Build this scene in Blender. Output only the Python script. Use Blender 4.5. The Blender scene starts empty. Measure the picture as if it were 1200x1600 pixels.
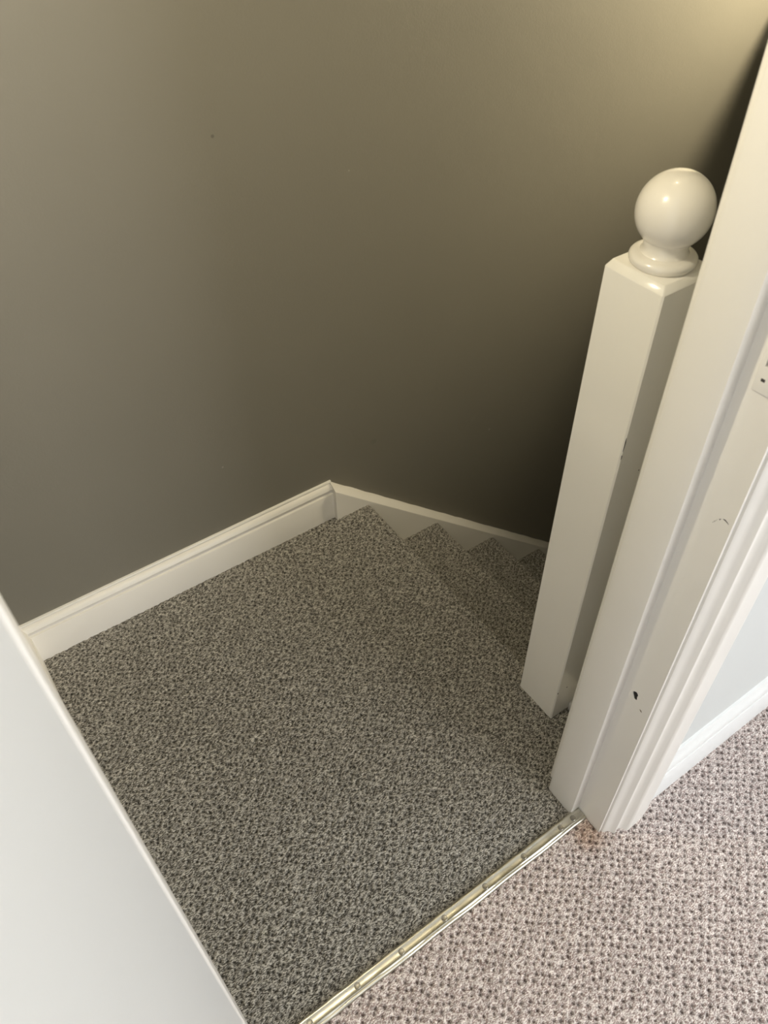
import bpy, bmesh, math, random
import numpy as np
from mathutils import Vector, Matrix

# ------------------------------------------------------------------ camera
C = bpy.context.scene.collection
cam_d = bpy.data.cameras.new('camera')
cam = bpy.data.objects.new('camera', cam_d); C.objects.link(cam)
cam_d.sensor_fit = 'VERTICAL'; cam_d.sensor_height = 24.0
cam_d.lens = 24.0 * 1231.2 / 1600.0
cam_d.clip_start = 0.01
cam.location = (-0.242, -0.3111, 1.3661)
cam.rotation_euler = (0.7762, 0.0137, -0.6065)
cam_d.dof.use_dof = True; cam_d.dof.focus_distance = 1.45; cam_d.dof.aperture_fstop = 6.5
bpy.context.scene.camera = cam

# ------------------------------------------------------------------ light and exposure
world = bpy.data.worlds.new('world'); bpy.context.scene.world = world
world.use_nodes = True
world.node_tree.nodes['Background'].inputs[0].default_value = (0.62, 0.78, 1.0, 1)
world.node_tree.nodes['Background'].inputs[1].default_value = 0.5
vs = bpy.context.scene.view_settings
vs.view_transform = 'Standard'; vs.look = 'None'; vs.gamma = 1.0; vs.use_curve_mapping = False
vs.exposure = 0.0
EXPOSURE = 0.0

WARM = (1.0, 0.80, 0.50)
def area(name, loc, rot, sx, sy, power, col):
    d = bpy.data.lights.new(name, 'AREA'); d.shape = 'RECTANGLE'; d.size = sx; d.size_y = sy
    d.energy = power; d.color = col
    o = bpy.data.objects.new(name, d); C.objects.link(o); o.location = loc; o.rotation_euler = rot
    return o
def spot(name, loc, target, power, col, angle, blend, radius):
    d = bpy.data.lights.new(name, 'SPOT'); d.energy = power; d.color = col
    d.spot_size = math.radians(angle); d.spot_blend = blend; d.shadow_soft_size = radius
    o = bpy.data.objects.new(name, d); C.objects.link(o); o.location = loc
    o.rotation_euler = (Vector(target) - Vector(loc)).to_track_quat('-Z', 'Y').to_euler()
    return o
def point(name, loc, power, col, radius):
    d = bpy.data.lights.new(name, 'POINT'); d.energy = power; d.color = col; d.shadow_soft_size = radius
    o = bpy.data.objects.new(name, d); C.objects.link(o); o.location = loc
    return o
# daylight through the room's window behind the camera
area('window_daylight', (1.4, -3.32, 1.475), (math.radians(90), 0, 0), 1.5, 1.25, 76, (1.0, 0.99, 0.97))
area('side_window_daylight', (2.52, -2.1, 1.475), (math.radians(90), 0, math.radians(90)), 1.4, 1.25, 44, (0.86, 0.94, 1.0))
# lamp just inside the doorway over the landing; lamp on the bulkhead ledge over the stairs
point('ceiling_lamp', (0.56, 0.55, 2.27), 3.5, (1.0, 0.84, 0.52), 0.03)
point('landing_lamp', (-0.10, 0.30, 1.52), 13.5, (1.0, 0.90, 0.66), 0.022)
spot('ledge_lamp', (1.83, 0.39, 1.34), (1.42, 0.876, 1.18), 100, (1.0, 0.87, 0.60), 112, 1.0, 0.09)

# ------------------------------------------------------------------ helpers
def tag(o, label=None, cat=None, kind=None, group=None):
    if label: o['label'] = label
    if cat: o['category'] = cat
    if kind: o['kind'] = kind
    if group: o['group'] = group
    return o
def obj(name, bm, mat, parent=None, smooth=False, kind=None, bevel=0.0, segs=2):
    me = bpy.data.meshes.new(name)
    if bevel:
        bmesh.ops.bevel(bm, geom=list(bm.edges), offset=bevel, segments=segs, profile=0.5, affect='EDGES', clamp_overlap=True)
    bmesh.ops.recalc_face_normals(bm, faces=bm.faces)
    bm.to_mesh(me); bm.free()
    if mat: me.materials.append(mat)
    for p in me.polygons: p.use_smooth = smooth
    if smooth or bevel:
        for p in me.polygons: p.use_smooth = True
        me.set_sharp_from_angle(angle=math.radians(38))
    o = bpy.data.objects.new(name, me); C.objects.link(o)
    if parent: o.parent = parent
    if kind: o['kind'] = kind
    return o
def empty(name, loc=(0, 0, 0), rz=0):
    o = bpy.data.objects.new(name, None); C.objects.link(o); o.location = loc; o.rotation_euler = (0, 0, rz)
    o.empty_display_size = 0.05
    return o
def box(bm, x0, x1, y0, y1, z0, z1):
    vs_ = [bm.verts.new(p) for p in ((x0,y0,z0),(x1,y0,z0),(x1,y1,z0),(x0,y1,z0),(x0,y0,z1),(x1,y0,z1),(x1,y1,z1),(x0,y1,z1))]
    for f in ((0,3,2,1),(4,5,6,7),(0,1,5,4),(1,2,6,5),(2,3,7,6),(3,0,4,7)):
        bm.faces.new([vs_[i] for i in f])
    return bm
def B(x0, x1, y0, y1, z0, z1): return box(bmesh.new(), x0, x1, y0, y1, z0, z1)
def prism(poly, place):
    """poly: 2D outline; place(p, end) -> 3D point for end 0 and 1"""
    bm = bmesh.new()
    a = [bm.verts.new(place(p, 0)) for p in poly]; b = [bm.verts.new(place(p, 1)) for p in poly]
    n = len(poly)
    for i in range(n): bm.faces.new((a[i], a[(i+1) % n], b[(i+1) % n], b[i]))
    bm.faces.new(a); bm.faces.new(b[::-1])
    return bm
def lathe(prof, c, segs=64):
    bm = bmesh.new(); rings = []
    for r, z in prof:
        if r < 1e-6: rings.append([bm.verts.new((c[0], c[1], c[2] + z))])
        else: rings.append([bm.verts.new((c[0] + r*math.cos(2*math.pi*i/segs), c[1] + r*math.sin(2*math.pi*i/segs), c[2] + z)) for i in range(segs)])
    for A, D in zip(rings, rings[1:]):
        for i in range(segs):
            j = (i+1) % segs
            if len(A) == 1 and len(D) > 1: bm.faces.new((A[0], D[i], D[j]))
            elif len(D) == 1 and len(A) > 1: bm.faces.new((A[i], A[j], D[0]))
            elif len(A) > 1: bm.faces.new((A[i], A[j], D[j], D[i]))
    return bm

# ------------------------------------------------------------------ materials
def new_mat(name):
    m = bpy.data.materials.new(name); m.use_nodes = True
    nt = m.node_tree; b = nt.nodes['Principled BSDF']
    return m, nt, b
def N(nt, t, **kw):
    n = nt.nodes.new(t)
    for k, v in kw.items():
        if k in n.inputs: n.inputs[k].default_value = v
        else: setattr(n, k, v)
    return n
def paint(name, col, rough, bump=0.02, scale=60, brush=(1, 1, 0.06), var=0.03, coat=0.0, spec=0.5):
    m, nt, b = new_mat(name)
    tc = N(nt, 'ShaderNodeTexCoord'); mp = N(nt, 'ShaderNodeMapping'); mp.inputs['Scale'].default_value = brush
    nt.links.new(tc.outputs['Object'], mp.inputs[0])
    n1 = N(nt, 'ShaderNodeTexNoise', Scale=scale, Detail=4.0)
    nt.links.new(mp.outputs[0], n1.inputs['Vector'])
    n2 = N(nt, 'ShaderNodeTexNoise', Scale=3.0, Detail=3.0)
    nt.links.new(tc.outputs['Object'], n2.inputs['Vector'])
    mr = N(nt, 'ShaderNodeMapRange'); mr.inputs['To Min'].default_value = 1 - var; mr.inputs['To Max'].default_value = 1 + var
    nt.links.new(n2.outputs['Fac'], mr.inputs['Value'])
    mx = N(nt, 'ShaderNodeVectorMath', operation='SCALE'); mx.inputs[0].default_value = col
    nt.links.new(mr.outputs[0], mx.inputs['Scale']); nt.links.new(mx.outputs[0], b.inputs['Base Color'])
    bp = N(nt, 'ShaderNodeBump', Strength=0.25, Distance=bump * 0.01)
    nt.links.new(n1.outputs['Fac'], bp.inputs['Height']); nt.links.new(bp.outputs[0], b.inputs['Normal'])
    b.inputs['Roughness'].default_value = rough
    b.inputs['Specular IOR Level'].default_value = spec
    if coat: b.inputs['Coat Weight'].default_value = coat; b.inputs['Coat Roughness'].default_value = 0.08
    return m
GLOSS = (0.84, 0.812, 0.765)
M_trim = paint('white_gloss_wood', GLOSS, 0.32, 0.05, 90, (1, 1, 0.05))
M_trimx = paint('white_gloss_skirting', GLOSS, 0.32, 0.05, 90, (0.05, 1, 1))
M_newel = paint('white_gloss_newel', (0.88, 0.85, 0.785), 0.22, 0.05, 90, (1, 1, 0.05), coat=0.4)
M_ball = paint('white_gloss_ball', (0.85, 0.81, 0.74), 0.25, 0.06, 70, (1, 1, 2.0), coat=0.6)
M_room_trim = paint('white_room_skirting', (0.82, 0.825, 0.82), 0.32, 0.05, 90, (0.05, 1, 1))
M_door = paint('white_door', (0.70, 0.70, 0.695), 0.35, 0.02, 60, (1, 1, 0.05))
M_white_wall = paint('white_wall', (0.64, 0.655, 0.65), 0.6, 0.04, 120, (1, 1, 1))
M_ceiling = paint('ceiling_white', (0.80, 0.80, 0.78), 0.8, 0.04, 120, (1, 1, 1))
M_chip = paint('exposed_wood', (0.16, 0.11, 0.05), 0.7)
M_dirt_shade = paint('dark_crack_and_shade', (0.05, 0.045, 0.04), 0.8)  # dirt in cracks; also the painted shade inside the latch mortise
M_black = paint('hole_shade', (0.01, 0.009, 0.007), 0.9)  # near-black colour standing in for shade inside the bolt hole

def grey_wall_mat():
    m, nt, b = new_mat('taupe_wall')
    tc = N(nt, 'ShaderNodeTexCoord')
    n1 = N(nt, 'ShaderNodeTexNoise', Scale=260.0, Detail=3.0)
    n2 = N(nt, 'ShaderNodeTexNoise', Scale=9.0, Detail=3.0)
    n3 = N(nt, 'ShaderNodeTexNoise', Scale=2.2, Detail=2.0)
    for n in (n1, n2, n3): nt.links.new(tc.outputs['Object'], n.inputs['Vector'])
    mr = N(nt, 'ShaderNodeMapRange'); mr.inputs['To Min'].default_value = 0.95; mr.inputs['To Max'].default_value = 1.05
    nt.links.new(n3.outputs['Fac'], mr.inputs['Value'])
    col = N(nt, 'ShaderNodeVectorMath', operation='SCALE'); col.inputs[0].default_value = (0.214, 0.200, 0.165)
    nt.links.new(mr.outputs[0], col.inputs['Scale'])
    last = col.outputs[0]
    # small knocks in the plaster, at their own places
    hsum = None
    for (x, z, r, c) in ((0.2537, 0.911, 0.0035, 0.62), (0.1587, 0.2764, 0.0028, 1.5), (0.5321, 0.16, 0.010, 0.9), (0.90, 0.02, 0.004, 1.4)):
        d = N(nt, 'ShaderNodeVectorMath', operation='DISTANCE'); d.inputs[1].default_value = (x, 0.876, z)
        nt.links.new(tc.outputs['Object'], d.inputs[0])
        f = N(nt, 'ShaderNodeMapRange'); f.inputs['From Min'].default_value = r * 0.5; f.inputs['From Max'].default_value = r
        f.inputs['To Min'].default_value = c; f.inputs['To Max'].default_value = 1.0
        nt.links.new(d.outputs['Value'], f.inputs['Value'])
        s = N(nt, 'ShaderNodeVectorMath', operation='SCALE'); nt.links.new(last, s.inputs[0]); nt.links.new(f.outputs[0], s.inputs['Scale'])
        last = s.outputs[0]
    nt.links.new(last, b.inputs['Base Color'])
    b1 = N(nt, 'ShaderNodeBump', Strength=0.25, Distance=0.0006); nt.links.new(n1.outputs['Fac'], b1.inputs['Height'])
    b2 = N(nt, 'ShaderNodeBump', Strength=0.3, Distance=0.003); nt.links.new(n2.outputs['Fac'], b2.inputs['Height'])
    nt.links.new(b1.outputs[0], b2.inputs['Normal']); nt.links.new(b2.outputs[0], b.inputs['Normal'])
    b.inputs['Roughness'].default_value = 0.48
    return m
M_wall = grey_wall_mat()

def carpet_mat(name, light, dark, deep, fine=520.0, stretch=(1, 1, 1), tint=None, bump=0.0022, turn=35):
    m, nt, b = new_mat(name)
    tc = N(nt, 'ShaderNodeTexCoord'); mp = N(nt, 'ShaderNodeMapping')
    mp.inputs['Scale'].default_value = stretch; mp.inputs['Rotation'].default_value = (0, 0, math.radians(turn))
    nt.links.new(tc.outputs['Object'], mp.inputs[0])
    n1 = N(nt, 'ShaderNodeTexNoise', Scale=fine, Detail=2.0, Roughness=0.7)
    nt.links.new(mp.outputs[0], n1.inputs['Vector'])
    r1 = N(nt, 'ShaderNodeValToRGB')
    r1.color_ramp.elements[0].position = 0.42; r1.color_ramp.elements[0].color = (*dark, 1)
    r1.color_ramp.elements[1].position = 0.60; r1.color_ramp.elements[1].color = (*light, 1)
    nt.links.new(n1.outputs['Fac'], r1.inputs[0])
    # tuft-to-tuft shade of the yarn
    n2 = N(nt, 'ShaderNodeTexNoise', Scale=110.0, Detail=2.0)
    nt.links.new(tc.outputs['Object'], n2.inputs['Vector'])
    mr = N(nt, 'ShaderNodeMapRange'); mr.inputs['From Min'].default_value = 0.3; mr.inputs['From Max'].default_value = 0.7
    mr.inputs['To Min'].default_value = 0.80; mr.inputs['To Max'].default_value = 1.20
    nt.links.new(n2.outputs['Fac'], mr.inputs['Value'])
    sc = N(nt, 'ShaderNodeVectorMath', operation='SCALE'); nt.links.new(r1.outputs[0], sc.inputs[0]); nt.links.new(mr.outputs[0], sc.inputs['Scale'])
    # shade in the gaps between loops, painted in as a darker colour
    at = N(nt, 'ShaderNodeAttribute'); at.attribute_name = 'pit_shade'
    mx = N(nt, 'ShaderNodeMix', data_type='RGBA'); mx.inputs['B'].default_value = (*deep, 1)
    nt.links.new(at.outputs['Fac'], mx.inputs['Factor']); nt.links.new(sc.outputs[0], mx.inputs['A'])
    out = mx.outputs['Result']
    if tint:   # wear stain beside the door frame
        d = N(nt, 'ShaderNodeVectorMath', operation='DISTANCE'); d.inputs[1].default_value = tint[0]
        nt.links.new(tc.outputs['Object'], d.inputs[0])
        f = N(nt, 'ShaderNodeMapRange', interpolation_type='SMOOTHSTEP'); f.inputs['From Min'].default_value = 0.008; f.inputs['From Max'].default_value = tint[2]
        f.inputs['To Min'].default_value = 0.7; f.inputs['To Max'].default_value = 0.0
        nt.links.new(d.outputs['Value'], f.inputs['Value'])
        m2 = N(nt, 'ShaderNodeMix', data_type='RGBA', blend_type='MULTIPLY'); m2.inputs['B'].default_value = (*tint[1], 1)
        nt.links.new(f.outputs[0], m2.inputs['Factor']); nt.links.new(out, m2.inputs['A']); out = m2.outputs['Result']
    nt.links.new(out, b.inputs['Base Color'])
    bp = N(nt, 'ShaderNodeBump', Strength=0.9, Distance=bump); nt.links.new(n1.outputs['Fac'], bp.inputs['Height'])
    nt.links.new(bp.outputs[0], b.inputs['Normal'])
    b.inputs['Roughness'].default_value = 0.85; b.inputs['Specular IOR Level'].default_value = 0.25
    b.inputs['Sheen Weight'].default_value = 0.15
    return m
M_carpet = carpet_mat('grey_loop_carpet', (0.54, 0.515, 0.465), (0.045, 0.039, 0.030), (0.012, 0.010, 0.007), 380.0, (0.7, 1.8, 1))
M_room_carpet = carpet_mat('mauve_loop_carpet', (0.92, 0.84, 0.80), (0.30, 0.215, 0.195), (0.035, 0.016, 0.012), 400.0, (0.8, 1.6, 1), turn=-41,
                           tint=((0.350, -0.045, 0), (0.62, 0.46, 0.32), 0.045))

def metal_mat(name, col, rough, bump=0.0):
    m, nt, b = new_mat(name)
    b.inputs['Metallic'].default_value = 1.0; b.inputs['Base Color'].default_value = (*col, 1)
    tc = N(nt, 'ShaderNodeTexCoord'); mp = N(nt, 'ShaderNodeMapping'); mp.inputs['Scale'].default_value = (0.25, 1, 1)
    n = N(nt, 'ShaderNodeTexNoise', Scale=160.0, Detail=4.0)
    nt.links.new(tc.outputs['Object'], mp.inputs[0]); nt.links.new(mp.outputs[0], n.inputs['Vector'])
    mr = N(nt, 'ShaderNodeMapRange'); mr.inputs['To Min'].default_value = rough * 0.6; mr.inputs['To Max'].default_value = rough * 1.5
    nt.links.new(n.outputs['Fac'], mr.inputs['Value']); nt.links.new(mr.outputs[0], b.inputs['Roughness'])
    bp = N(nt, 'ShaderNodeBump', Strength=0.3, Distance=0.0006); nt.links.new(n.outputs['Fac'], bp.inputs['Height']); nt.links.new(bp.outputs[0], b.inputs['Normal'])
    return m
M_strip = metal_mat('worn_brass_strip', (0.56, 0.54, 0.47), 0.28)
M_screw = metal_mat('steel_screw', (0.30, 0.285, 0.25), 0.35)
M_hinge = metal_mat('steel_hinge', (0.65, 0.64, 0.6), 0.3)
M_glass, _nt, _b = new_mat('window_glass'); _b.inputs['Transmission Weight'].default_value = 1.0; _b.inputs['Roughness'].default_value = 0.0
M_lamp, _nt, _b = new_mat('lamp_lens'); _b.inputs['Emission Color'].default_value = (1, .8, .5, 1); _b.inputs['Emission Strength'].default_value = 8

# ------------------------------------------------------------------ shared dimensions
YB = 0.876          # back wall plane
XL = -0.31          # face of the left skirting; wall face 18 mm behind
XN = 0.4984         # landing nosing
GO, RI = 0.2199, 0.1965
YS = 0.8464         # face of the wall string
CEIL = 2.35
PY0, PY1 = -0.050, 0.058      # partition between room and stairs
XJ = 0.3677; XLJ = -0.282     # rebate faces of the right and left jambs
HEAD = 1.98

# ------------------------------------------------------------------ setting
S = lambda n, bm, m: obj(n, bm, m, kind='structure')
S('wall_back', B(-0.9, 2.9, YB, YB + 0.1, -2.5, CEIL), M_wall)
S('wall_left', B(-0.43, XL - 0.018, PY1, YB, -0.3, CEIL), M_wall)
bm = bmesh.new(); box(bm, 0.398, 2.9, PY0, PY1, -2.5, CEIL); box(bm, -1.7, XLJ - 0.030, PY0, PY1, -0.3, CEIL); box(bm, XLJ - 0.030, 0.398, PY0, PY1, HEAD + 0.03, CEIL)
S('wall_front', bm, M_white_wall)
S('wall_stair_end', B(2.9, 3.0, PY0, YB + 0.1, -2.5, CEIL), M_wall)
bm = bmesh.new(); box(bm, 2.4, 2.5, -3.2, -2.85, -0.3, CEIL); box(bm, 2.4, 2.5, -1.35, PY0, -0.3, CEIL); box(bm, 2.4, 2.5, -2.85, -1.35, -0.3, 0.85); box(bm, 2.4, 2.5, -2.85, -1.35, 2.1, CEIL)
S('wall_right', bm, M_white_wall)
S('wall_room_left', B(-1.8, -1.7, -3.3, PY0, -0.3, CEIL), M_white_wall)
bm = bmesh.new(); box(bm, -1.8, 0.65, -3.3, -3.2, -0.3, CEIL); box(bm, 2.15, 2.5, -3.3, -3.2, -0.3, CEIL)
box(bm, 0.65, 2.15, -3.3, -3.2, -0.3, 0.85); box(bm, 0.65, 2.15, -3.3, -3.2, 2.1, CEIL)
S('wall_rear', bm, M_white_wall)
S('ceiling', B(-1.8, 3.0, -3.3, YB + 0.1, CEIL, CEIL + 0.1), M_ceiling)
# boxed bulkhead over the lower flight
S('trim_5', B(1.66, 2.9, PY1, YB, 0.80, 0.93), M_ceiling)
S('floor', B(-1.8, 2.5, -3.3, -0.024, -0.30, -0.0045), M_room_carpet)
S('floor_landing', B(XL - 0.018, XN - 0.028, -0.024, YB, -0.30, -0.0055), M_chip)
S('floor_lower', B(0.3, 2.9, PY1, YB, -2.6, -2.45), M_chip)
# window of the room, behind the camera
for nm, loc, rz in (('window_1', (1.4, -3.25, 0.85), 0), ('window_2', (2.45, -2.1, 0.85), math.pi/2)):
    w = empty(nm, loc, rz); tag(w, kind='structure')
    bm = bmesh.new(); box(bm, -.75, -.69, -.035, .035, 0, 1.25); box(bm, .69, .75, -.035, .035, 0, 1.25); box(bm, -.69, .69, -.035, .035, 0, .06); box(bm, -.69, .69, -.035, .035, 1.19, 1.25); box(bm, -.02, .02, -.03, .03, .06, 1.19)
    obj('window_frame', bm, M_trim, w)
    obj('window_sill', B(-.8, .8, .05, .16, -.03, 0), M_trim, w, bevel=.004)

# skirting, moulded
SK = [(YB, 0.0), (0.858, 0.0), (0.858, 0.0755), (0.8588, 0.0768), (0.8640, 0.0768), (0.8645, 0.0845), (0.8608, 0.0868), (0.8602, 0.0885),
      (0.8625, 0.0940), (0.8655, 0.0978), (0.8690, 0.0992), (0.8712, 0.0994), (0.8700, 0.1022), (0.8702, 0.1040), (0.8715, 0.1055), (YB, 0.1058)]
XC = 0.4024
dep = lambda y: YB - y
obj('baseboard_back', prism(SK, lambda p, e: ((XC + 0.004) if e else (XL - 0.018 + dep(p[0])), p[0], p[1] - (0.012 if p[1] == 0 else 0))), M_trimx, smooth=True, kind='structure')
obj('baseboard_left', prism(SK, lambda p, e: (XL - 0.018 + dep(p[0]), (YB - dep(p[0])) if e else PY1, p[1] - (0.012 if p[1] == 0 else 0))), M_trim, smooth=True, kind='structure')
# room skirting on the partition (taller, same family of moulding)
RS = [(0.0, 0.0), (0.0155, 0.0), (0.0155, 0.088), (0.0145, 0.0895), (0.0125, 0.090), (0.0125, 0.0965), (0.0145, 0.098), (0.0142, 0.104), (0.0105, 0.113), (0.0065, 0.1185), (0.0062, 0.122), (0.0045, 0.125), (0.0, 0.1265)]
obj('baseboard_right', prism(RS, lambda p, e: (2.4 if e else 0.4744, PY0 - p[0], p[1] - (0.012 if p[1] == 0 else 0))), M_room_trim, smooth=True, kind='structure')

# ------------------------------------------------------------------ door frame
fr = empty('door_1', (0, 0, 0)); tag(fr, kind='structure')
def lining(sign, xj, holes=False):
    """jamb board from rebate face xj outwards, with its stop"""
    s = sign
    pts = [(xj, PY0 - 0.0015), (xj + s*0.030, PY0 - 0.0015), (xj + s*0.030, PY1 + 0.0005), (xj - s*0.0120, PY1 + 0.0005), (xj - s*0.0150, PY1 - 0.0015), (xj - s*0.0164, PY1 - 0.006),
           (xj - s*0.0174, 0.020), (xj - s*0.0174, 0.0002), (xj - s*0.0171, -0.0005), (xj - s*0.0164, -0.0008), (xj - s*0.0085, -0.0010), (xj, -0.0012)]
    return prism(pts, lambda p, e: (p[0], p[1], HEAD + 0.0 if e else -0.004))
jr = obj('door_jamb', lining(1, XJ), M_trim, fr, smooth=True); jr['label'] = 'right jamb with latch plate, filled bolt hole and hairline crack'
jl = obj('door_jamb', lining(-1, XLJ), M_trim, fr, smooth=True); jl['label'] = 'left jamb on the hinge side, mostly hidden by the door'
bm = bmesh.new(); box(bm, XLJ - 0.03, XJ + 0.03, PY0 - 0.0015, PY1 + 0.0005, HEAD, HEAD + 0.03); box(bm, XLJ, XJ, -0.002, PY1, HEAD - 0.0165, HEAD)
obj('door_head', bm, M_trim, fr, bevel=.001)
# architrave (room side), section measured along x, y out of the wall
AR = [(0.3722, PY0), (0.3728, -0.0545), (0.3755, -0.0570), (0.3800, -0.0585), (0.3845, -0.0625), (0.3872, -0.0668), (0.3886, -0.0685), (0.3905, -0.0688), (0.3925, -0.0672), (0.3960, -0.0665), (0.4010, -0.0672),
      (0.4050, -0.0705), (0.4080, -0.0755), (0.4105, -0.0780), (0.4140, -0.0785), (0.4495, -0.0765), (0.4530, -0.0752), (0.4590, -0.0740), (0.4660, -0.0722), (0.4720, -0.0700), (0.4740, -0.0680), (0.4744, PY0)]
obj('architrave', prism(AR, lambda p, e: (p[0], p[1], HEAD + 0.08 if e else -0.004)), M_trim, fr, smooth=True)
obj('architrave', prism([(XLJ - (x - XJ), y) for x, y in AR], lambda p, e: (p[0], p[1], HEAD + 0.08 if e else -0.004)), M_trim, fr, smooth=True)
obj('architrave', prism([(HEAD + (x - XJ), y) for x, y in AR], lambda p, e: ((XJ + 0.09) if e else (XLJ - 0.09), p[1], p[0])), M_trim, fr, smooth=True)
# landing-side bead, with the open joint against the jamb
def waver(x0, x1, y0, y1, z0, z1, n=60, amp=0.0007):
    bm = bmesh.new(); rnd = random.Random(4); prev = None
    for i in range(n + 1):
        z = z0 + (z1 - z0) * i / n; a = rnd.uniform(-amp, amp)
        g = 0.0016 if 0.02 < z < 0.17 else 0.0
        r = [bm.verts.new(p) for p in ((x0 + a*.5, y0 + abs(a)*.6 + g, z), (x1, y0, z), (x1, y1, z), (x0 + .003, y1, z), (x0 + a*.5, y1 - .003, z))]
        if prev:
            for k in range(5): bm.faces.new((prev[k], prev[(k+1) % 5], r[(k+1) % 5], r[k]))
        else: bm.faces.new(r)
        prev = r
    bm.faces.new(prev)
    return bm
obj('architrave', waver(0.3668, 0.415, PY1 + 0.0008, PY1 + 0.0140, 0.006, HEAD + .06), M_trim, fr, smooth=True)
obj('architrave', waver(XLJ - 0.0445, XLJ - 0.004, PY1 + 0.0008, PY1 + 0.0135, 0.010, HEAD + .06), M_trim, fr, smooth=True)
# a recess cut through the right jamb: bolt hole and latch mortise
def cut(o, bmc):
    me = bpy.data.meshes.new('c'); bmesh.ops.recalc_face_normals(bmc, faces=bmc.faces); bmc.to_mesh(me); bmc.free()
    co = bpy.data.objects.new('c', me); C.objects.link(co)
    md = o.modifiers.new('b', 'BOOLEAN'); md.operation = 'DIFFERENCE'; md.object = co; md.solver = 'EXACT'
    bpy.context.view_layer.update()
    dg = bpy.context.evaluated_depsgraph_get()
    nm = bpy.data.meshes.new_from_object(o.evaluated_get(dg)); o.modifiers.clear(); old = o.data; o.data = nm; nm.name = old.name
    bpy.data.objects.remove(co); bpy.data.meshes.remove(me)
hole = []   # key-shaped outline in (y, z)
for k in range(9): a = math.radians(-30 + 240 * k / 8); hole.append((-0.0212 + 0.0045*math.cos(a), 0.4045 + 0.0050*math.sin(a)))
for k in range(7): a = math.radians(200 + 150 * k / 6); hole.append((-0.0236 + 0.0028*math.cos(a), 0.3955 + 0.0028*math.sin(a)))
cut(jr, prism(hole, lambda p, e: (XJ - 0.002 if e else XJ + 0.022, p[0], p[1])))
cut(jr, B(XJ - 0.002, XJ + 0.024, -0.0365, -0.0212, 0.9515, 0.975))
jr.data.set_sharp_from_angle(angle=math.radians(38))
obj('bolt_hole_shade', prism([(-0.0218 + (y + 0.0218)*1.02, 0.402 + (z - 0.402)*1.02) for y, z in hole], lambda p, e: (XJ + 0.0200 if e else XJ + 0.0012, p[0], p[1])), M_black, fr)  # black filling that paints the shade inside the bolt hole
obj('latch_mortise_shade', B(XJ + 0.002, XJ + 0.0235, -0.0366, -0.0211, 0.9514, 0.9751), M_dirt_shade, fr)  # dark block set in the mortise as its painted inner shade
# filler ring round the hole
def ring(cy, cz, r, w_, x, h, a0, a1, n=36):
    bm = bmesh.new(); rows = []
    for i in range(n + 1):
        a = a0 + (a1 - a0) * i / n
        rows.append([bm.verts.new((x - dx, cy + (r + dr) * math.cos(a), cz + (r + dr) * math.sin(a))) for dr, dx in ((-w_, 0.0001), (0, h), (w_, 0.0001))])
    for p, q in zip(rows, rows[1:]):
        for k in range(2): bm.faces.new((p[k], p[k+1], q[k+1], q[k]))
    return bm
fp = obj('filler_patch', ring(-0.0275, 0.3975, 0.0150, 0.0014, XJ, 0.0005, math.radians(-150), math.radians(170)), M_trim, fr, smooth=True); fp['label'] = 'faint round rim of painted filler round the bolt hole'
def sliver(name, mat, pts, width, x=None, lift=0.00025, label=None):
    """thin ragged strip on the jamb face through (y, z) points"""
    bm = bmesh.new(); rnd = random.Random(len(pts)); prev = None
    for i, (y, z) in enumerate(pts):
        w_ = width * rnd.uniform(.5, 1.2) * (0.35 if i in (0, len(pts) - 1) else 1)
        r = [bm.verts.new((x - l, y, z + d)) for d, l in ((-w_, 0.00005), (0, lift), (w_, 0.00005))]
        if prev:
            for k in range(2): bm.faces.new((prev[k], prev[k+1], r[k+1], r[k]))
        prev = r
    o = obj(name, bm, mat, fr)
    if label: o['label'] = label
    return o
sliver('paint_chip', M_chip, [(-0.0345, 0.3835), (-0.0360, 0.3825), (-0.0380, 0.3812), (-0.0395, 0.3806)], 0.0020, XJ, label='brown chip of bare wood below the bolt hole')
sliver('paint_crack', M_dirt_shade, [(-0.0468, 0.7672), (-0.0445, 0.7683), (-0.0415, 0.7695), (-0.0390, 0.7690)], 0.0011, XJ, label='dark hairline crack in the jamb paint')
sliver('paint_crack', M_dirt_shade, [(-0.0372, 0.7672), (-0.0362, 0.7660), (-0.0352, 0.7655)], 0.0012, XJ, label='dark hairline crack in the jamb paint')
sliver('paint_crack', M_dirt_shade, [(-0.0340, 0.7645), (-0.0318, 0.7600), (-0.0295, 0.7560)], 0.0006, XJ, label='faint hairline crack in the jamb paint')
# painted-over latch plate
pl = obj('latch_plate', B(XJ - 0.0020, XJ, -0.0385, -0.0160, 0.924, 0.999), M_trim, fr, bevel=.0006); pl['label'] = 'white painted latch plate at the frame edge'
cut(pl, B(XJ - 0.004, XJ + 0.002, -0.0345, -0.0212, 0.9515, 0.973))
cut(pl, lathe([(0, -0.004), (0.0016, -0.004), (0.0016, 0.004), (0, 0.004)], (0, 0, 0), 12) if False else B(XJ - 0.004, XJ + 0.001, -0.0262, -0.0225, 0.9372, 0.9385))
obj('plate_screw', B(XJ - 0.0023, XJ - 0.0012, -0.0262, -0.0222, 0.9362, 0.9392), M_dirt_shade, pl)

# ------------------------------------------------------------------ door leaf, open into the room
th = math.radians(108)
dl = empty('door', (-0.2908, -0.090, 0.010), -th)
tag(dl, 'plain white flush door standing open, filling the lower left foreground', 'door')
obj('door_leaf', B(0, 0.64, 0, 0.035, 0, 1.962), M_door, dl, bevel=0.0055, segs=4)
for z in (0.25, 0.98, 1.72):
    h = obj('hinge', lathe([(0, 0), (0.005, 0), (0.005, 0.075), (0, 0.075)], (-0.004, -0.001, z), 16), M_hinge, dl, smooth=True)

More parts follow.
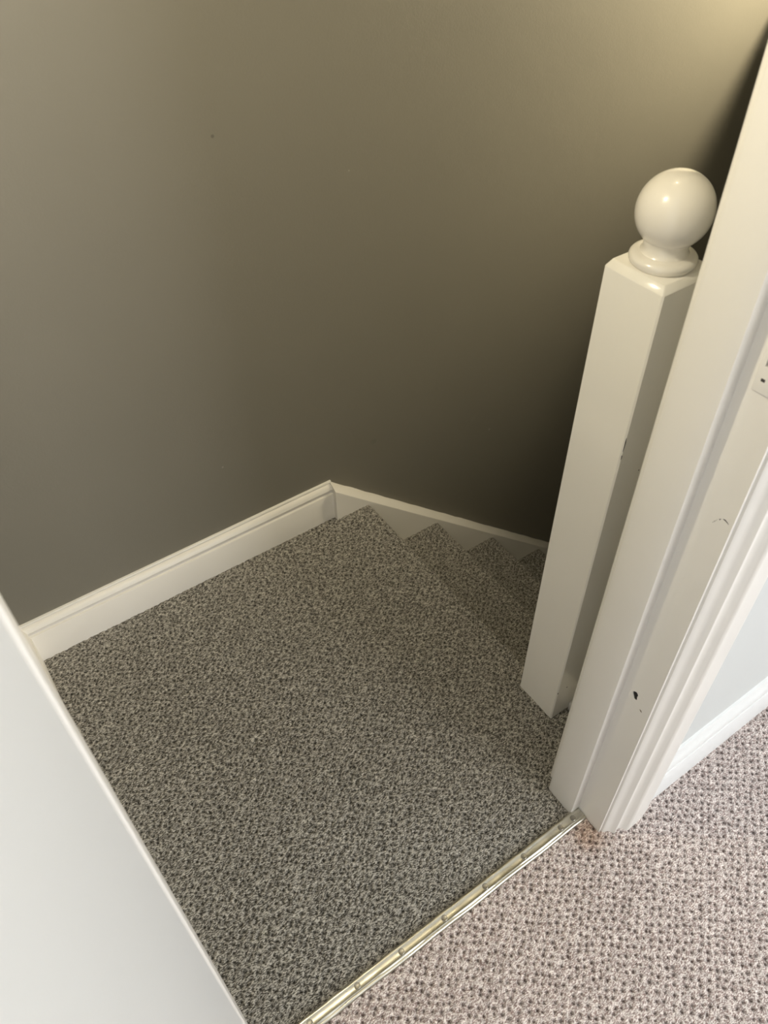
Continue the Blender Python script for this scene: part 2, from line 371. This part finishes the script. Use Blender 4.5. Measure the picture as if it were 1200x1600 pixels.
# ------------------------------------------------------------------ carpets (real pile relief)
rng = np.random.RandomState(11)
def vnoise(u, v, seed):
    """smooth value noise"""
    r = np.random.RandomState(seed); G = r.rand(257, 257)
    ui = np.floor(u).astype(int); vi = np.floor(v).astype(int); fu = u - ui; fv = v - vi
    fu = fu*fu*(3-2*fu); fv = fv*fv*(3-2*fv)
    a = G[ui % 256, vi % 256]; b_ = G[(ui+1) % 256, vi % 256]; c_ = G[ui % 256, (vi+1) % 256]; d_ = G[(ui+1) % 256, (vi+1) % 256]
    return (a*(1-fu) + b_*fu)*(1-fv) + (c_*(1-fu) + d_*fu)*fv
def pile(s, y, px, py, depth, jit, seed, pitw):
    """quincunx field of loops: low gaps at the lattice points; returns height (<=0) and how much gap shade is painted in"""
    u = s/px + 0.05*jit*(vnoise(s*40, y*40, seed) - .5)*4; v = y/py + 0.05*jit*(vnoise(s*40+9, y*40+5, seed+1) - .5)*4
    best = np.full(s.shape, 9.0)
    for off in (0.0, 0.5):
        uu = u + off; vv = v + off
        iu = np.round(uu).astype(int); iv = np.round(vv).astype(int)
        r = np.random.RandomState(seed + 7 + int(off*2)); J = r.rand(128, 128, 3)
        j = J[iu % 128, iv % 128]
        du = (uu - iu - (j[..., 0]-.5)*jit*.35) * px; dv = (vv - iv - (j[..., 1]-.5)*jit*.35) * py
        d2 = (du*du + dv*dv) / (pitw*(0.75 + 0.5*j[..., 2]))**2
        best = np.minimum(best, d2)
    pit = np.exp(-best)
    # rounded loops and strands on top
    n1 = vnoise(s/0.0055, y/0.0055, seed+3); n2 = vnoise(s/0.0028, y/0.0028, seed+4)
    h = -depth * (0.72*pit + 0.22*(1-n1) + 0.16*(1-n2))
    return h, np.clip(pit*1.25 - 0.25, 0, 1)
def grid_obj(name, P, Nn, shade_amt, mat, parent=None):
    nu, nv = P.shape[:2]
    me = bpy.data.meshes.new(name)
    me.vertices.add(nu*nv); me.vertices.foreach_set('co', P.reshape(-1).astype(np.float32))
    i = np.arange(nu*nv).reshape(nu, nv)
    q = np.stack([i[:-1, :-1], i[1:, :-1], i[1:, 1:], i[:-1, 1:]], -1).reshape(-1, 4)
    me.loops.add(q.size); me.loops.foreach_set('vertex_index', q.reshape(-1).astype(np.int32))
    me.polygons.add(len(q)); me.polygons.foreach_set('loop_start', (np.arange(len(q))*4).astype(np.int32))
    me.polygons.foreach_set('use_smooth', np.ones(len(q), dtype=bool))
    me.update(calc_edges=True)
    a = me.attributes.new('pit_shade', 'FLOAT', 'POINT'); a.data.foreach_set('value', shade_amt.reshape(-1).astype(np.float32))
    me.materials.append(mat); me.validate()
    o = bpy.data.objects.new(name, me); C.objects.link(o)
    if parent: o.parent = parent
    return o
def carpet(name, path, y0, y1, res, mat, parent=None, px=.0195, py=.0158, depth=.0034, jit=1.0, seed=1, pitw=.0032, uneven=0.0012):
    """carpet following a polyline in the x-z plane (normals to its left-hand side), swept over y"""
    path = np.array(path, float); seg = np.hypot(*np.diff(path, axis=0).T); cum = np.concatenate([[0], np.cumsum(seg)])
    n = int(cum[-1]/res) + 1; s = np.linspace(0, cum[-1], n)
    X = np.interp(s, cum, path[:, 0]); Z = np.interp(s, cum, path[:, 1])
    tx = np.gradient(X, s); tz = np.gradient(Z, s); k = np.hypot(tx, tz); nx, nz = -tz/k, tx/k
    ys = np.linspace(y0, y1, int((y1-y0)/res) + 1)
    Sg, Yg = np.meshgrid(s + path[0, 0], ys, indexing='ij')
    h, shade_amt = pile(Sg, Yg, px, py, depth, jit, seed, pitw)
    h = h + uneven*(vnoise(Sg*14, Yg*14, seed+5) - 1.0)
    P = np.stack([X[:, None] + nx[:, None]*h, Yg, Z[:, None] + nz[:, None]*h], -1)
    return grid_obj(name, P, None, shade_amt, mat, parent)
def nosing(xn, z, xs, zr, r=0.013, over=0.020):
    p = [(xs, z)]
    for k in range(9):
        a = math.radians(90 - 180*k/8*0.9); p.append((xn - r + r*math.cos(a), z - r + r*math.sin(a)))
    p += [(xn - over, z - 2*r - 0.004), (xn - over, zr)]
    return p
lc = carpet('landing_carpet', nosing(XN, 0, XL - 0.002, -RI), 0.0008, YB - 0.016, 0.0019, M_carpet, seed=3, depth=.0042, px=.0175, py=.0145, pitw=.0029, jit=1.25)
tag(lc, 'grey-brown speckled loop carpet on the landing, wrapped over its front nosing', 'carpet')
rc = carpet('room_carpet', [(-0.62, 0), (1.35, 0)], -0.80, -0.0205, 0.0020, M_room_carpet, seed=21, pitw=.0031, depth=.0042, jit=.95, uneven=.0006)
tag(rc, 'mauve-beige knobbly loop carpet in the room, in front of the metal strip', 'carpet')

# ------------------------------------------------------------------ staircase below the landing
st = empty('staircase', (XN, 0.45, 0)); tag(st, 'carpeted flight going down to the right along the taupe wall, with white wall string', 'stairs')
def rel(o): o.location = tuple(-a for a in st.location); return o
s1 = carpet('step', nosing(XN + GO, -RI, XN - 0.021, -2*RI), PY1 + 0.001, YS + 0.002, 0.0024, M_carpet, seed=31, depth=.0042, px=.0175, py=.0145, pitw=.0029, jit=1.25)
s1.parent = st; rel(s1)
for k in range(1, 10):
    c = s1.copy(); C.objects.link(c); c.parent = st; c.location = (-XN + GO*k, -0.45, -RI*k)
# solid carriage under the carpet
poly = [(XN - 0.027, -0.012)]
x, z = XN - 0.027, -0.2085
for k in range(10):
    poly += [(x, z)]; x += GO; poly += [(x, z)]; z -= RI
poly += [(x, z - .2), (XN - 0.027, -0.4)]
rel(obj('carriage', prism(poly, lambda p, e: (p[0], YS if e else PY1 + .002, p[1])), M_chip, st))
# wall string: one board with a worn rounded top, cut level at its head against the skirting
def string_mesh():
    bm = bmesh.new(); rnd = random.Random(9); n = 110; x0, x1 = XC, 2.6; prev = None
    for i in range(n + 1):
        x = x0 + (x1 - x0)*i/n; t = -0.9*(x - x0) if x < 0.56 else -0.9*(0.56 - x0) - 0.8936*(x - 0.56)
        a = rnd.uniform(-.0012, .0012); b_ = rnd.uniform(-.0008, .0008)
        zb = 0.1045 + t + a; zf = 0.0905 + t
        low = -2.3 if i else -2.3
        ring_ = [(x, YB - .0004, zb), (x, YB - .010, zb - .001 + b_), (x, YS + .0045, zf + .0035), (x, YS + .001, zf), (x, YS, zf - .006), (x, YS, zf - 0.34 if i else zf - 0.34), (x, YB - .0004, zf - 0.34)]
        r = [bm.verts.new(p) for p in ring_]
        if prev:
            for k in range(7): bm.faces.new((prev[k], prev[(k+1) % 7], r[(k+1) % 7], r[k]))
        else: bm.faces.new(r)
        prev = r
    bm.faces.new(prev)
    return bm
so = rel(obj('string_board', string_mesh(), M_trimx, st, smooth=True)); so['label'] = 'white painted string board sloping down the wall'
# outer string and closing board beside the newel
rel(obj('closing_board', B(0.497, 0.542, PY1 + 0.014, 0.1575, -0.19, 0.016), M_trim, st, bevel=.0015))

# ------------------------------------------------------------------ newel post
nx0, ny0, nw, nh = 0.4521, 0.1577, 0.090, 0.9057
nc = (nx0 + nw/2, ny0 + nw/2)
ne = empty('newel_post', (nc[0], nc[1], 0)); tag(ne, 'white gloss square newel post with a ball finial, at the head of the stairs', 'newel post')
bm = bmesh.new(); hw = nw/2; c_ = 0.0022
def sq(h_, z, ch=c_): return [(-h_+ch, -h_, z), (h_-ch, -h_, z), (h_, -h_+ch, z), (h_, h_-ch, z), (h_-ch, h_, z), (-h_+ch, h_, z), (-h_, h_-ch, z), (-h_, -h_+ch, z)]
prev = None
for h_, z in ((hw, -0.005), (hw, 0.3), (hw, 0.6), (hw, nh - 0.001), (hw - 0.0005, nh + 0.0005), (hw - 0.0052, nh + 0.0086), (hw - 0.0060, nh + 0.0091)):
    r = [bm.verts.new(p) for p in sq(h_, z)]
    if prev:
        for k in range(8): bm.faces.new((prev[k], prev[(k+1) % 8], r[(k+1) % 8], r[k]))
    else: bm.faces.new(r)
    prev = r
bm.faces.new(prev)
obj('post', bm, M_newel, ne, smooth=True)
zt = nh + 0.0092
R_ = 0.0425
obj('finial_base', lathe([(0, -.002), (0.0352, -.002), (0.0358, 0.0006), (0.0372, 0.0016), (0.0386, 0.0042), (0.0391, 0.0068), (0.0386, 0.0092), (0.0368, 0.0116), (0.0335, 0.0134), (0.0290, 0.0143), (0.0, 0.0146)], (0, 0, zt), 72), M_ball, ne, smooth=True)
prof = [(0.0285, 0.0138), (0.0268, 0.0155), (0.0258, 0.0185), (0.0255, 0.0225), (0.0262, 0.0262), (0.0275, 0.0285), (0.0282, 0.0297), (0.0278, 0.0308), (0.0262, 0.0316)]
obj('finial_neck', lathe([(0, 0.0136)] + prof + [(0, 0.032)], (0, 0, zt), 64), M_ball, ne, smooth=True)
bz = 0.9765; br = 0.0427
obj('finial_ball', lathe([(br*math.sin(a), -br*math.cos(a)) for a in [math.pi*k/48 for k in range(49)]], (0, 0, bz), 72), M_ball, ne, smooth=True)
# worn chips along the front arris
def arris_chip(z, l, w_):
    bm = bmesh.new(); x = -hw + 0.0003; y = -hw - 0.0002
    v_ = [bm.verts.new(p) for p in ((x + .0015, y + .00005, z - l/2), (x + .0015 - w_, y, z - l*.2), (x + .0012 - w_, y, z + l*.25), (x + .0015, y + .00005, z + l/2), (x + .0026, y + .00005, z + l*.2), (x + .0024, y + .00005, z - l*.2))]
    bm.faces.new(v_)
    ex = bmesh.ops.extrude_face_region(bm, geom=bm.faces[:]); bmesh.ops.translate(bm, verts=[g for g in ex['geom'] if isinstance(g, bmesh.types.BMVert)], vec=(0, .0006, 0))
    o = obj('paint_chip', bm, M_dirt_shade, ne); o['label'] = 'dark chip on the front edge of the post'; return o
arris_chip(0.690, 0.024, 0.0002); arris_chip(0.668, 0.008, 0.0001); arris_chip(0.085, 0.006, .0005)
for (dx, z, r) in ((0.024, 0.087, .0014), (0.05, 0.62, .0010)):
    o = obj('paint_chip', lathe([(0, .0004), (r, .0002), (r*1.2, 0)], (0, 0, 0), 10), M_dirt_shade, ne); o.rotation_euler = (math.radians(90), 0, 0); o.location = (-hw + dx, -hw, z)

# ------------------------------------------------------------------ threshold strip
TS = [(0.0010, -0.002), (0.0012, 0.0026), (0.0002, 0.0046), (-0.0020, 0.0056), (-0.0042, 0.0054), (-0.0055, 0.0048), (-0.0145, 0.0048), (-0.0160, 0.0054), (-0.0172, 0.0050), (-0.0182, 0.0036), (-0.0192, 0.0040), (-0.0208, 0.0036), (-0.0228, 0.0012), (-0.0232, -0.002)]
ts = empty('threshold_strip', (0.05, -0.011, 0)); tag(ts, 'pale metal threshold strip screwed down between the two carpets', 'threshold strip')
bm = bmesh.new(); rnd = random.Random(2); prev = None; n = 90; xa, xb = XLJ + 0.0006, XJ - 0.0006
for i in range(n + 1):
    x = xa + (xb - xa)*i/n; dz = 0.0003*math.sin(i*.9) + rnd.uniform(-.00018, .00018); dy = 0.0005*math.sin(i*.31)
    stop_clear = 0.0
    r = [bm.verts.new((x - .05, y + .011 + (dy if j > 8 else 0), z + (dz if 2 < j < 13 else 0))) for j, (y, z) in enumerate(TS)]
    if prev:
        for k in range(len(TS)): bm.faces.new((prev[k], prev[(k+1) % len(TS)], r[(k+1) % len(TS)], r[k]))
    else: bm.faces.new(r)
    prev = r
bm.faces.new(prev)
obj('strip', bm, M_strip, ts, smooth=True)
sc_bm = lathe([(0, 0.0006), (0.0030, 0.0010), (0.0042, 0.0012), (0.0049, 0.0006), (0.0050, -0.001), (0, -0.001)], (0, 0, 0), 20)
sc0 = obj('screw', sc_bm, M_screw, ts, smooth=True)
xs = [0.3455, 0.3165, 0.2315, 0.1472, 0.0622, -0.0227, -0.1051, -0.1896, -0.262]
for i, x in enumerate(xs):
    o = sc0 if i == 0 else sc0.copy()
    if i: C.objects.link(o); o.parent = ts
    o.location = (x - .05, 0.0010, 0.0053)

# ------------------------------------------------------------------ loose thread on the landing carpet
cu = [(-0.1872, 0.1330), (-0.1855, 0.1365), (-0.1862, 0.1395), (-0.1830, 0.1402), (-0.1795, 0.1408), (-0.1760, 0.1440)]
bm = bmesh.new(); prev = None
for i, (x, y) in enumerate(cu):
    z = 0.0008 + 0.0006*math.sin(i*2.0)
    r = [bm.verts.new((x + .0005*math.cos(a)*.7, y + .0005*math.cos(a)*.7, z + .0005*math.sin(a))) for a in (0, 1.57, 3.14, 4.71)]
    if prev:
        for k in range(4): bm.faces.new((prev[k], prev[(k+1) % 4], r[(k+1) % 4], r[k]))
    else: bm.faces.new(r)
    prev = r
bm.faces.new(prev)
tag(obj('loose_thread', bm, paint('pale_thread', (.62, .60, .45), .8), smooth=True), 'short pale kinked thread lying on the landing carpet', 'thread')

# ------------------------------------------------------------------ lamp fittings (above and right of the frame)
t = empty('ceiling_light', (0.56, 0.55, CEIL)); tag(t, 'round white ceiling lamp holder over the top of the stairs', 'light')
obj('lamp_base', lathe([(0, -.035), (.018, -.035), (.022, -.02), (.045, -.012), (.05, 0), (0, 0)], (0, 0, 0), 28), M_ceiling, t, smooth=True)
t = empty('pendant_light', (-0.10, 0.30, 1.52)); tag(t, 'bare bulb hanging on a cord over the landing', 'light')
obj('cord', lathe([(0, .05), (.003, .05), (.003, .78), (0, .78)], (0, 0, 0), 8), M_ceiling, t)
obj('lamp_holder', lathe([(0, .03), (.016, .03), (.018, .055), (.012, .075), (0, .08)], (0, 0, 0), 20), M_ceiling, t, smooth=True)
obj('ceiling_rose', lathe([(0, .800), (.035, .807), (.040, .828), (0, .828)], (0, 0, 0), 24), M_ceiling, t, smooth=True)
t = empty('ledge_light', (1.83, 0.39, 0.93)); tag(t, 'small lamp stand on the bulkhead ledge', 'light')
obj('stand', lathe([(0, 0), (.05, 0), (.05, .008), (.012, .016), (.007, .03), (.007, .29), (.014, .31), (0, .31)], (0, 0, 0), 24), M_trim, t, smooth=True)
vs.exposure = EXPOSURE
